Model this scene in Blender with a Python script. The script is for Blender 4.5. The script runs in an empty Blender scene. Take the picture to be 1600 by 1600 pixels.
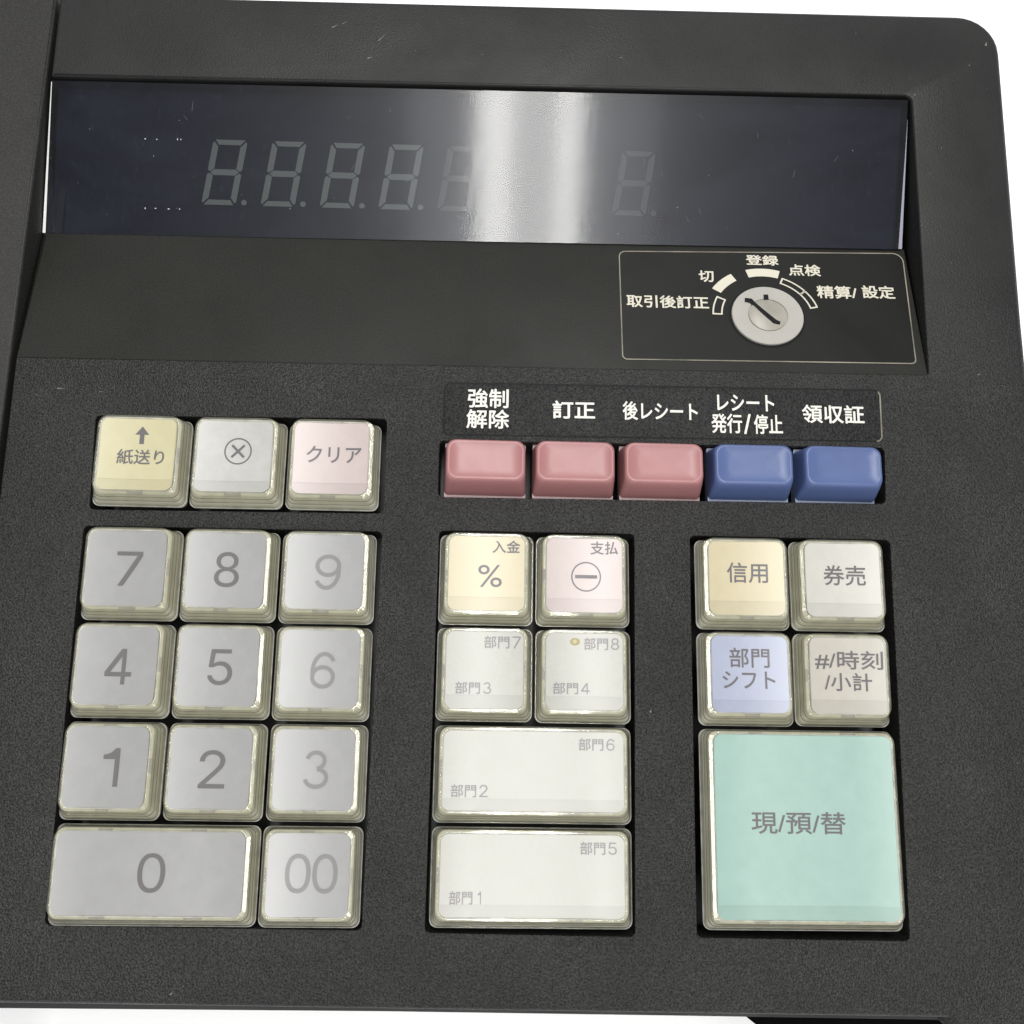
import bpy, bmesh, math, random
from mathutils import Vector, Matrix
from mathutils.geometry import tessellate_polygon

random.seed(7)
S = bpy.context.scene
COL = S.collection
MM = 0.001
TILT = math.radians(10.0)                       # the keyboard deck slopes towards the user
D = Matrix.Translation((0, 0, 0.0826)) @ Matrix.Rotation(TILT, 4, 'X')      # deck frame (key tops lie near z = 0)

# ------------------------------------------------------------------ camera
cam = bpy.data.cameras.new('camera')
cam_o = bpy.data.objects.new('camera', cam)
COL.objects.link(cam_o)
cam.sensor_width = 36.0
cam.lens = 36.0 * 1450 / 1600
cam.clip_start = 0.005
cam.clip_end = 50
R = [[0.99948156, 0.01501061, 0.02848309], [-0.02034613, 0.98010444, 0.19743687], [-0.02495275, -0.19791403, 0.97990173]]
cm = Matrix([[R[0][0], R[1][0], R[2][0], 69.3969 * MM], [R[0][1], R[1][1], R[2][1], -46.2186 * MM],
             [R[0][2], R[1][2], R[2][2], 178.7861 * MM], [0, 0, 0, 1]])
cam_o.matrix_world = D @ cm
S.camera = cam_o

# ------------------------------------------------------------------ light
w = bpy.data.worlds.new('World')
S.world = w
w.use_nodes = True
nt = w.node_tree
bg = nt.nodes['Background']
tc = nt.nodes.new('ShaderNodeTexCoord')
nz = nt.nodes.new('ShaderNodeTexNoise')
nz.inputs['Scale'].default_value = 2.3
nz.inputs['Detail'].default_value = 3
rp = nt.nodes.new('ShaderNodeValToRGB')
rp.color_ramp.elements[0].position = 0.3
rp.color_ramp.elements[0].color = (0.66, 0.69, 0.78, 1)
rp.color_ramp.elements[1].position = 0.75
rp.color_ramp.elements[1].color = (1.0, 1.0, 1.0, 1)
nt.links.new(tc.outputs['Generated'], nz.inputs['Vector'])
nt.links.new(nz.outputs['Fac'], rp.inputs['Fac'])
sz = nt.nodes.new('ShaderNodeSeparateXYZ')            # surroundings darkened overhead to deepen the window reflection, paler round about
nt.links.new(tc.outputs['Generated'], sz.inputs['Vector'])
zr = nt.nodes.new('ShaderNodeMapRange')
zr.interpolation_type = 'SMOOTHSTEP'
zr.inputs['From Min'].default_value = 0.55
zr.inputs['From Max'].default_value = 0.97
zr.inputs['To Min'].default_value = 1.18
zr.inputs['To Max'].default_value = 0.20
nt.links.new(sz.outputs['Z'], zr.inputs['Value'])
vm = nt.nodes.new('ShaderNodeVectorMath')
vm.operation = 'MULTIPLY'
nt.links.new(rp.outputs['Color'], vm.inputs[0])
nt.links.new(zr.outputs['Result'], vm.inputs[1])
nt.links.new(vm.outputs[0], bg.inputs['Color'])
bg.inputs['Strength'].default_value = 0.66


def area(name, x, y, z, sx, sy, radiance, color=(1, 0.985, 0.95)):
    l = bpy.data.lights.new(name, 'AREA')
    l.shape = 'RECTANGLE'
    l.size, l.size_y = sx, sy
    l.energy = radiance * math.pi * sx * sy
    l.color = color
    o = bpy.data.objects.new(name, l)
    o.location = (x, y, z)
    COL.objects.link(o)
    return o


# a wide soft fill lamp added on the user's side to whiten the table
k = area('front_fill_lamp', 0.10, -1.5, 1.5, 1.8, 1.0, 2.2)
k.rotation_euler = (math.radians(-45), 0, 0)
# a ceiling fixture with two fluorescent tubes and its pale reflector, running front to back over the register
area('fluorescent_tube', 0.064, -0.35, 2.0, 0.070, 3.0, 36)
area('fluorescent_tube', 0.226, -0.35, 2.0, 0.056, 3.0, 36)
area('fixture_reflector', 0.146, -0.35, 2.02, 0.10, 3.0, 15)
area('ceiling_glow_panel', 0.150, -0.35, 2.06, 0.55, 3.4, 2.2, (0.90, 0.94, 1.0))  # ceiling round the fixture, added as a glowing panel to widen the glare

S.view_settings.view_transform = 'Standard'
S.view_settings.look = 'None'
S.view_settings.exposure = -0.14
S.view_settings.gamma = 1.0
S.render.engine = 'CYCLES'
S.cycles.use_denoising = True
S.cycles.max_bounces = 14
S.cycles.transmission_bounces = 12
S.cycles.transparent_max_bounces = 12
S.cycles.sample_clamp_indirect = 6.0
S.cycles.blur_glossy = 0.3


# ------------------------------------------------------------------ materials
def mat(name):
    m = bpy.data.materials.new(name)
    m.use_nodes = True
    t = m.node_tree
    return m, t, t.nodes['Principled BSDF']


def node(t, kind, **kw):
    n = t.nodes.new(kind)
    for k, v in kw.items():
        if k in n.inputs:
            n.inputs[k].default_value = v
        else:
            setattr(n, k, v)
    return n


def obj_coords(t, scale=(1, 1, 1)):
    c = node(t, 'ShaderNodeTexCoord')
    m = node(t, 'ShaderNodeMapping')
    m.inputs['Scale'].default_value = scale
    t.links.new(c.outputs['Object'], m.inputs['Vector'])
    return m.outputs['Vector']


def grain(t, p, vec, scale, dist, strength, detail=3.0):
    n = node(t, 'ShaderNodeTexNoise', Scale=scale, Detail=detail, Roughness=0.6)
    t.links.new(vec, n.inputs['Vector'])
    b = node(t, 'ShaderNodeBump', Strength=strength, Distance=dist)
    t.links.new(n.outputs['Fac'], b.inputs['Height'])
    t.links.new(b.outputs['Normal'], p.inputs['Normal'])
    return n, b


def plastic(name, col, rough=0.5, gscale=1400, gdist=0.0001, gstr=0.5, spec=0.5, var=0.15, grain_fade=None, speckle=0.0):
    """moulded plastic: fine grain, slight mottling, optional speckle of painted glints"""
    m, t, p = mat(name)
    v = obj_coords(t)
    n2 = node(t, 'ShaderNodeTexNoise', Scale=60.0, Detail=5.0, Roughness=0.65)
    t.links.new(v, n2.inputs['Vector'])
    r = node(t, 'ShaderNodeValToRGB')
    r.color_ramp.elements[0].position = 0.3
    r.color_ramp.elements[1].position = 0.7
    r.color_ramp.elements[0].color = tuple(c * (1 - var) for c in col) + (1,)
    r.color_ramp.elements[1].color = tuple(c * (1 + var) for c in col) + (1,)
    t.links.new(n2.outputs['Fac'], r.inputs['Fac'])
    t.links.new(r.outputs['Color'], p.inputs['Base Color'])
    p.inputs['Specular IOR Level'].default_value = spec
    n3 = node(t, 'ShaderNodeTexNoise', Scale=26.0, Detail=4.0, Roughness=0.6, Distortion=0.6)
    t.links.new(v, n3.inputs['Vector'])
    ro = node(t, 'ShaderNodeMapRange')              # handled patches are a little shinier
    ro.inputs['From Min'].default_value = 0.32
    ro.inputs['From Max'].default_value = 0.68
    ro.inputs['To Min'].default_value = rough - 0.12
    ro.inputs['To Max'].default_value = rough + 0.10
    t.links.new(n3.outputs['Fac'], ro.inputs['Value'])
    t.links.new(ro.outputs['Result'], p.inputs['Roughness'])
    if gstr:
        n, b = grain(t, p, v, gscale, gdist, gstr)
        if speckle:                                 # glints and shaded pits of the moulded texture, painted into the colour
            n.inputs['Detail'].default_value = 1.5
            ml = node(t, 'ShaderNodeMapRange')
            ml.inputs['From Min'].default_value = 0.34
            ml.inputs['From Max'].default_value = 0.70
            ml.inputs['To Min'].default_value = 1 - speckle * 0.85
            ml.inputs['To Max'].default_value = 1 + speckle * 1.35
            t.links.new(n.outputs['Fac'], ml.inputs['Value'])
            mulc = node(t, 'ShaderNodeVectorMath', operation='MULTIPLY')
            t.links.new(r.outputs['Color'], mulc.inputs[0])
            mix_in = ml.outputs['Result']
            if grain_fade:
                sy = node(t, 'ShaderNodeSeparateXYZ')
                t.links.new(v, sy.inputs['Vector'])
                fd = node(t, 'ShaderNodeMapRange')
                fd.inputs['From Min'].default_value = grain_fade[0]
                fd.inputs['From Max'].default_value = grain_fade[1]
                fd.inputs['To Min'].default_value = 1.0
                fd.inputs['To Max'].default_value = 0.12
                t.links.new(sy.outputs['Y'], fd.inputs['Value'])
                q = node(t, 'ShaderNodeMath', operation='SUBTRACT')
                q.inputs[1].default_value = 1.0
                t.links.new(mix_in, q.inputs[0])
                q2 = node(t, 'ShaderNodeMath', operation='MULTIPLY_ADD')
                q2.inputs[2].default_value = 1.0
                t.links.new(q.outputs[0], q2.inputs[0])
                t.links.new(fd.outputs['Result'], q2.inputs[1])
                mix_in = q2.outputs[0]
            t.links.new(mix_in, mulc.inputs[1])
            t.links.new(mulc.outputs[0], p.inputs['Base Color'])
        if grain_fade:                              # the texture is coarse on the keyboard deck and fine round the display
            sx = node(t, 'ShaderNodeSeparateXYZ')
            t.links.new(v, sx.inputs['Vector'])
            mr = node(t, 'ShaderNodeMapRange')
            mr.inputs['From Min'].default_value = grain_fade[0]
            mr.inputs['From Max'].default_value = grain_fade[1]
            mr.inputs['To Min'].default_value = gstr
            mr.inputs['To Max'].default_value = grain_fade[2]
            t.links.new(sx.outputs['Y'], mr.inputs['Value'])
            t.links.new(mr.outputs['Result'], b.inputs['Strength'])
    return m


def flat(name, col, rough=0.5, spec=0.5):
    m, t, p = mat(name)
    p.inputs['Base Color'].default_value = col + (1,)
    p.inputs['Roughness'].default_value = rough
    p.inputs['Specular IOR Level'].default_value = spec
    return m


M = {}
M['housing'] = plastic('charcoal_housing_plastic', (0.0138, 0.0136, 0.0128), 0.50, 2700, 0.0004, 0.8, 0.30, 0.22, (0.016, 0.050, 0.2), 0.95)
M['cover'] = plastic('charcoal_cover_plastic', (0.0215, 0.0207, 0.0192), 0.55, 2300, 0.0001, 0.3, 0.32, 0.12, None, 0.30)
M['ramp'] = plastic('olive_black_ramp_plastic', (0.0130, 0.0128, 0.0105), 0.50, 2300, 0.0001, 0.2, 0.26, 0.10, None, 0.22)
M['case'] = plastic('black_case_plastic', (0.012, 0.012, 0.0115), 0.55, 1300, 0.0001, 0.4, 0.4)
M['black'] = flat('black_groove', (0.004, 0.004, 0.004), 0.6, 0.2)
M['matt_black'] = flat('matt_black_plastic', (0.003, 0.003, 0.003), 0.9, 0.03)
M['sticker'] = plastic('black_printed_sticker', (0.0080, 0.0080, 0.0070), 0.42, 1500, 0.0001, 0.15, 0.22, 0.15)
M['deck_plate'] = plastic('black_grained_plate', (0.0120, 0.0120, 0.0115), 0.5, 2700, 0.0004, 0.7, 0.25, 0.15, None, 0.95)
M['white_ink'] = flat('cream_white_ink', (0.66, 0.645, 0.58), 0.5)
M['cream_ink'] = flat('worn_cream_ink', (0.56, 0.53, 0.43), 0.5)
M['glue_line'] = plastic('yellowed_sticker_edge', (0.21, 0.195, 0.15), 0.6, 900, 0.0001, 0.3, 0.3, 0.6)
M['pink'] = plastic('rose_pink_plastic', (0.335, 0.150, 0.150), 0.42, 900, 0.00006, 0.22, 0.5, 0.07)
M['pink_pale'] = plastic('pale_pink_plastic', (0.36, 0.26, 0.26), 0.5, 900, 0.00006, 0.2, 0.5, 0.07)
M['blue'] = plastic('cornflower_blue_plastic', (0.075, 0.110, 0.245), 0.42, 900, 0.00006, 0.22, 0.5, 0.07)
M['blue_pale'] = plastic('pale_blue_plastic', (0.22, 0.26, 0.36), 0.5, 900, 0.00006, 0.2, 0.5, 0.07)
M['lock'] = plastic('pale_grey_lock_face', (0.36, 0.345, 0.31), 0.42, 900, 0.00008, 0.25, 0.5, 0.08)
M['lock_core'] = plastic('worn_beige_grey_metal', (0.33, 0.31, 0.26), 0.38, 350, 0.0001, 0.3, 0.5, 0.22)
M['board'] = plastic('navy_black_display_board', (0.012, 0.013, 0.024), 0.7, 700, 0.0001, 0.2, 0.2, 0.12)
M['segment'] = flat('unlit_grey_green_segment', (0.25, 0.265, 0.20), 0.6)
M['segment_faint'] = flat('glare_dimmed_segment', (0.07, 0.078, 0.062), 0.6)  # segment colour dimmed to paint the glare over it
M['edge_white'] = flat('window_edge_highlight', (0.60, 0.60, 0.58), 0.2, 0.8)  # light caught by the acrylic end, painted white
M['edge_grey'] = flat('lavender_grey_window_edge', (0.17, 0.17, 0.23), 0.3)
M['dust_glint'] = flat('white_dust_and_glints', (0.50, 0.50, 0.49), 0.8)  # serves real dust and painted indicator reflections
M['stem'] = plastic('olive_beige_key_stem', (0.47, 0.465, 0.405), 0.5, 500, 0.0001, 0.2, 0.4, 0.15)
M['stem_wall'] = plastic('ivory_key_stem_side', (0.43, 0.425, 0.365), 0.5, 500, 0.0001, 0.2, 0.4, 0.10)
M['stem_groove'] = flat('olive_key_stem_groove', (0.13, 0.125, 0.095), 0.6)
M['tab'] = flat('grey_purple_retaining_tab', (0.27, 0.25, 0.255), 0.5)
M['stain'] = flat('yellow_brown_glue_drop', (0.40, 0.35, 0.19), 0.35)


def legend_ink(name, col):
    m, t, p = mat(name)
    p.inputs['Base Color'].default_value = col + (1,)
    p.inputs['Roughness'].default_value = 0.33
    p.inputs['Coat Weight'].default_value = 0.08
    p.inputs['Specular IOR Level'].default_value = 0.22
    p.inputs['Coat Roughness'].default_value = 0.2
    return m


M['ink'] = legend_ink('grey_key_print', (0.135, 0.127, 0.13))
M['ink_pale'] = legend_ink('worn_and_glared_key_print', (0.215, 0.205, 0.205))  # worn print, paled on grey keys to paint in the glare


def card(name, col, mottle=0.035):
    """satin printed card seen under the clear plastic key top"""
    m, t, p = mat(name)
    v = obj_coords(t)
    n2 = node(t, 'ShaderNodeTexNoise', Scale=260.0, Detail=6.0, Roughness=0.7)
    t.links.new(v, n2.inputs['Vector'])
    r = node(t, 'ShaderNodeValToRGB')
    r.color_ramp.elements[0].position = 0.3
    r.color_ramp.elements[1].position = 0.7
    r.color_ramp.elements[0].color = tuple(c * (1 - mottle) for c in col) + (1,)
    r.color_ramp.elements[1].color = tuple(min(1, c * (1 + mottle)) for c in col) + (1,)
    t.links.new(n2.outputs['Fac'], r.inputs['Fac'])
    t.links.new(r.outputs['Color'], p.inputs['Base Color'])
    rr = node(t, 'ShaderNodeMapRange')
    rr.inputs['To Min'].default_value = 0.30
    rr.inputs['To Max'].default_value = 0.46
    t.links.new(n2.outputs['Fac'], rr.inputs['Value'])
    t.links.new(rr.outputs['Result'], p.inputs['Roughness'])
    p.inputs['Coat Weight'].default_value = 0.10
    p.inputs['Specular IOR Level'].default_value = 0.80
    p.inputs['Coat Roughness'].default_value = 0.22
    grain(t, p, v, 1100, 0.00004, 0.30, 4)
    return m


CARD = dict(grey=(0.270, 0.268, 0.262), white=(0.40, 0.395, 0.37), yellow=(0.475, 0.435, 0.265), pink=(0.43, 0.355, 0.335),
            amber=(0.465, 0.405, 0.255), blue=(0.30, 0.325, 0.415), cream=(0.33, 0.325, 0.285),
            beige=(0.42, 0.395, 0.34), ivory=(0.47, 0.46, 0.41), mint=(0.255, 0.385, 0.335))
for k, c in CARD.items():
    M['card_' + k] = card(k + '_key_card', c, 0.075 if k in ('cream', 'white') else 0.04)
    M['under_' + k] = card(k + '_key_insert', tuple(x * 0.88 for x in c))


def clear_plastic(name, tint, milk, milk_col, rough=0.06):
    """aged clear acrylic shell: see-through walls, glossy faces, a little milky and yellowed"""
    m, t, p = mat(name)
    t.nodes.remove(p)
    v = obj_coords(t)
    tr = node(t, 'ShaderNodeBsdfTransparent')
    tr.inputs['Color'].default_value = tint + (1,)
    d = node(t, 'ShaderNodeBsdfDiffuse')
    n = node(t, 'ShaderNodeTexNoise', Scale=420.0, Detail=4.0, Roughness=0.65)
    t.links.new(v, n.inputs['Vector'])
    r = node(t, 'ShaderNodeValToRGB')
    r.color_ramp.elements[0].position = 0.36
    r.color_ramp.elements[0].color = tuple(c * 0.62 for c in milk_col) + (1,)
    r.color_ramp.elements[1].position = 0.62
    r.color_ramp.elements[1].color = milk_col + (1,)
    t.links.new(n.outputs['Fac'], r.inputs['Fac'])
    t.links.new(r.outputs['Color'], d.inputs['Color'])
    x = node(t, 'ShaderNodeMixShader')
    x.inputs['Fac'].default_value = milk
    t.links.new(tr.outputs[0], x.inputs[1])
    t.links.new(d.outputs[0], x.inputs[2])
    g = node(t, 'ShaderNodeBsdfGlossy')
    g.inputs['Roughness'].default_value = rough
    b = node(t, 'ShaderNodeBump', Strength=0.12, Distance=0.00006)
    t.links.new(n.outputs['Fac'], b.inputs['Height'])
    t.links.new(b.outputs['Normal'], g.inputs['Normal'])
    lw = node(t, 'ShaderNodeLayerWeight', Blend=0.5)
    pw = node(t, 'ShaderNodeMath', operation='POWER')
    pw.inputs[1].default_value = 5.0
    t.links.new(lw.outputs['Facing'], pw.inputs[0])
    f = node(t, 'ShaderNodeMath', operation='MULTIPLY_ADD')
    f.inputs[1].default_value = 0.90
    f.inputs[2].default_value = 0.045
    t.links.new(pw.outputs[0], f.inputs[0])
    y = node(t, 'ShaderNodeMixShader')
    t.links.new(f.outputs[0], y.inputs['Fac'])
    t.links.new(x.outputs[0], y.inputs[1])
    t.links.new(g.outputs[0], y.inputs[2])
    t.links.new(y.outputs[0], t.nodes['Material Output'].inputs['Surface'])
    return m


M['clear'] = clear_plastic('aged_clear_plastic', (0.97, 0.965, 0.915), 0.12, (0.74, 0.72, 0.60))
M['clear_wall'] = clear_plastic('yellowed_skirt_plastic', (0.97, 0.965, 0.91), 0.13, (0.74, 0.73, 0.64))
M['clear_edge'] = clear_plastic('painted_edge_highlight', (0.95, 0.95, 0.89), 0.55, (0.90, 0.895, 0.82), 0.12)  # bright edge lines of the cap, painted as milky plastic


def window_mat():
    """scuffed smoked acrylic: tinted see-through body, thin bluish haze of fine scratches, glossy face"""
    m, t, p = mat('smoked_acrylic')
    t.nodes.remove(p)
    out = t.nodes['Material Output']
    v = obj_coords(t)
    tr = node(t, 'ShaderNodeBsdfTransparent')
    tr.inputs['Color'].default_value = (0.50, 0.52, 0.59, 1)
    df = node(t, 'ShaderNodeBsdfDiffuse')
    df.inputs['Color'].default_value = (0.34, 0.40, 0.60, 1)
    g1 = node(t, 'ShaderNodeBsdfGlossy')
    g1.inputs['Roughness'].default_value = 0.09
    g2 = node(t, 'ShaderNodeBsdfGlossy')
    g2.inputs['Roughness'].default_value = 0.34
    # smudges
    sm = node(t, 'ShaderNodeTexNoise', Scale=38.0, Detail=5.0, Roughness=0.6, Distortion=1.2)
    t.links.new(obj_coords(t, (0.7, 1.6, 1)), sm.inputs['Vector'])
    mr = node(t, 'ShaderNodeMapRange')
    mr.inputs['From Min'].default_value = 0.35
    mr.inputs['From Max'].default_value = 0.72
    mr.inputs['To Min'].default_value = 0.002
    mr.inputs['To Max'].default_value = 0.020
    t.links.new(sm.outputs['Fac'], mr.inputs['Value'])
    # fine scuffs
    sc = node(t, 'ShaderNodeTexNoise', Scale=900.0, Detail=4.0, Roughness=0.75)
    t.links.new(obj_coords(t, (1.0, 0.35, 1)), sc.inputs['Vector'])
    mr2 = node(t, 'ShaderNodeMapRange')
    mr2.inputs['From Min'].default_value = 0.56
    mr2.inputs['From Max'].default_value = 0.80
    mr2.inputs['To Min'].default_value = 0.0
    mr2.inputs['To Max'].default_value = 0.028
    t.links.new(sc.outputs['Fac'], mr2.inputs['Value'])
    # grime gathers along the lower edge
    add = node(t, 'ShaderNodeMath', operation='ADD')
    t.links.new(mr.outputs['Result'], add.inputs[0])
    t.links.new(mr2.outputs['Result'], add.inputs[1])
    mx = node(t, 'ShaderNodeMixShader')
    t.links.new(add.outputs[0], mx.inputs['Fac'])
    t.links.new(tr.outputs[0], mx.inputs[1])
    t.links.new(df.outputs[0], mx.inputs[2])
    # gloss
    b = node(t, 'ShaderNodeBump', Strength=0.07, Distance=0.00005)
    st = node(t, 'ShaderNodeTexNoise', Scale=700.0, Detail=4.0, Roughness=0.7)
    t.links.new(obj_coords(t, (1.3, 0.16, 1)), st.inputs['Vector'])
    t.links.new(st.outputs['Fac'], b.inputs['Height'])
    for g in (g1, g2):
        t.links.new(b.outputs['Normal'], g.inputs['Normal'])
    mg = node(t, 'ShaderNodeMixShader')
    mg.inputs['Fac'].default_value = 0.42
    t.links.new(g1.outputs[0], mg.inputs[1])
    t.links.new(g2.outputs[0], mg.inputs[2])
    fr = node(t, 'ShaderNodeFresnel')
    fr.inputs['IOR'].default_value = 1.54
    fin = node(t, 'ShaderNodeMixShader')
    t.links.new(fr.outputs[0], fin.inputs['Fac'])
    t.links.new(mx.outputs[0], fin.inputs[1])
    t.links.new(mg.outputs[0], fin.inputs[2])
    t.links.new(fin.outputs[0], out.inputs['Surface'])
    return m


M['window'] = window_mat()


def table_mat():
    m, t, p = mat('white_table_laminate')
    v = obj_coords(t)
    n = node(t, 'ShaderNodeTexNoise', Scale=30.0, Detail=3.0)
    t.links.new(v, n.inputs['Vector'])
    r = node(t, 'ShaderNodeValToRGB')
    r.color_ramp.elements[0].color = (0.94, 0.94, 0.94, 1)
    r.color_ramp.elements[1].color = (0.96, 0.96, 0.955, 1)
    t.links.new(n.outputs['Fac'], r.inputs['Fac'])
    t.links.new(r.outputs['Color'], p.inputs['Base Color'])
    p.inputs['Roughness'].default_value = 0.5
    return m


M['table'] = table_mat()


# ------------------------------------------------------------------ helpers
def link(name, me, m, parent=None, frame=None, label=None):
    o = bpy.data.objects.new(name, me)
    COL.objects.link(o)
    for x in (m if isinstance(m, (list, tuple)) else [m]):
        me.materials.append(x)
    if parent:
        o.parent = parent
    if frame is not None:
        o.matrix_local = frame
    if label:
        o['label'] = label
    return o


def finish(name, bm, m, parent=None, frame=None, label=None, scale=MM, sharp=None, normals=False):
    if normals:
        bmesh.ops.recalc_face_normals(bm, faces=bm.faces[:])
    for v in bm.verts:
        v.co *= scale
    me = bpy.data.meshes.new(name)
    bm.to_mesh(me)
    bm.free()
    if sharp:
        for p in me.polygons:
            p.use_smooth = True
        me.set_sharp_from_angle(angle=math.radians(sharp))
    return link(name, me, m, parent, frame, label)


def T(x, y, z):
    return Matrix.Translation((x * MM, y * MM, z * MM))


def frame3(p, e, n):
    """frame with x along the register, y along e, z along n, origin p (mm)"""
    x = Vector((1, 0, 0))
    e, n = Vector(e).normalized(), Vector(n).normalized()
    return Matrix([[x[0], e[0], n[0], p[0] * MM], [x[1], e[1], n[1], p[1] * MM], [x[2], e[2], n[2], p[2] * MM], [0, 0, 0, 1]])


def rounded(poly, seg=8):
    """poly: (x, y, corner radius, bevel radius) counter-clockwise -> list of (x, y, bevel)"""
    out = []
    n = len(poly)
    for i in range(n):
        p0, p1, p2 = Vector(poly[i - 1][:2]), Vector(poly[i][:2]), Vector(poly[(i + 1) % n][:2])
        r, b = poly[i][2], poly[i][3]
        if r <= 0.01:
            out.append((p1.x, p1.y, b))
            continue
        d0, d2 = (p0 - p1).normalized(), (p2 - p1).normalized()
        ang = math.acos(max(-1, min(1, d0.dot(d2))))
        dist = r / math.tan(ang / 2)
        c = p1 + (d0 + d2).normalized() * (r / math.sin(ang / 2))
        a, z = p1 + d0 * dist - c, p1 + d2 * dist - c
        a0 = math.atan2(a.y, a.x)
        da = math.atan2(z.y, z.x) - a0
        while da > math.pi:
            da -= 2 * math.pi
        while da < -math.pi:
            da += 2 * math.pi
        for k in range(seg + 1):
            t = a0 + da * k / seg
            out.append((c.x + r * math.cos(t), c.y + r * math.sin(t), b))
    return out


def inset(loop, f, sign):
    """loop offset inwards (sign 1) or outwards (sign -1) by f * bevel radius, mitred"""
    n = len(loop)
    res = []
    for i in range(n):
        p0, p1, p2 = Vector(loop[i - 1][:2]), Vector(loop[i][:2]), Vector(loop[(i + 1) % n][:2])
        a, b = (p1 - p0).normalized(), (p2 - p1).normalized()
        na, nb = Vector((-a.y, a.x)), Vector((-b.y, b.x))
        m = na + nb
        m = m / max(0.25, m.dot(na))
        res.append(p1 + m * (loop[i][2] * f * sign))
    return res


def plate(name, outer, holes, ztop, zbot, m, parent, frame, label=None, steps=4, smooth=True):
    """flat plate with rounded edges and openings"""
    bm = bmesh.new()
    tops = []
    for loop, sign in [(outer, 1)] + [(h, -1) for h in holes]:
        n = len(loop)
        rings = [[bm.verts.new((x, y, zbot)) for x, y, b in loop]]
        for k in range(steps + 1):
            a = math.pi / 2 * k / steps
            pts = inset(loop, 1 - math.cos(a), sign)
            rings.append([bm.verts.new((p.x, p.y, ztop - loop[i][2] * (1 - math.sin(a)))) for i, p in enumerate(pts)])
        for a, b in zip(rings, rings[1:]):
            for i in range(n):
                j = (i + 1) % n
                f = bm.faces.new((a[i], a[j], b[j], b[i]) if sign == 1 else (a[j], a[i], b[i], b[j]))
                f.smooth = smooth
        tops.append((rings[-1], rings[0]))
    for which in (0, 1):
        flatv = [v for t in tops for v in t[which]]
        tris = tessellate_polygon([[Vector((v.co.x, v.co.y, 0)) for v in t[which]] for t in tops])
        for tr in tris:
            vs = [flatv[i] for i in tr]
            nrm = (vs[1].co.xy - vs[0].co.xy).cross(vs[2].co.xy - vs[0].co.xy)
            if abs(nrm) < 1e-9:
                continue
            if (nrm < 0) == (which == 0):
                vs.reverse()
            try:
                bm.faces.new(vs)
            except ValueError:
                pass
    o = finish(name, bm, m, parent, frame, label)
    o.data.set_sharp_from_angle(angle=math.radians(35))
    return o


def rrect(w, h, r, n=5, cx=0, cy=0):
    """rounded rectangle, counter-clockwise points; r single or (br, tr, tl, bl)"""
    rs = r if isinstance(r, (tuple, list)) else (r,) * 4
    pts = []
    for k, (sx, sy) in enumerate(((1, -1), (1, 1), (-1, 1), (-1, -1))):
        a0 = -math.pi / 2 + k * math.pi / 2
        for i in range(n + 1):
            a = a0 + math.pi / 2 * i / n
            pts.append((cx + sx * (w / 2 - rs[k]) + rs[k] * math.cos(a), cy + sy * (h / 2 - rs[k]) + rs[k] * math.sin(a)))
    return pts


def skin(bm, rings, close=False, smooth=True, mi=0):
    fs = []
    n = len(rings[0])
    pairs = list(zip(rings, rings[1:])) + ([(rings[-1], rings[0])] if close else [])
    for a, b in pairs:
        for i in range(n):
            j = (i + 1) % n
            f = bm.faces.new((a[i], a[j], b[j], b[i]))
            f.smooth = smooth
            f.material_index = mi
            fs.append(f)
    return fs


def ring(bm, pts, z):
    return [bm.verts.new((x, y, z if not callable(z) else z(x, y))) for x, y in pts]


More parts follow.
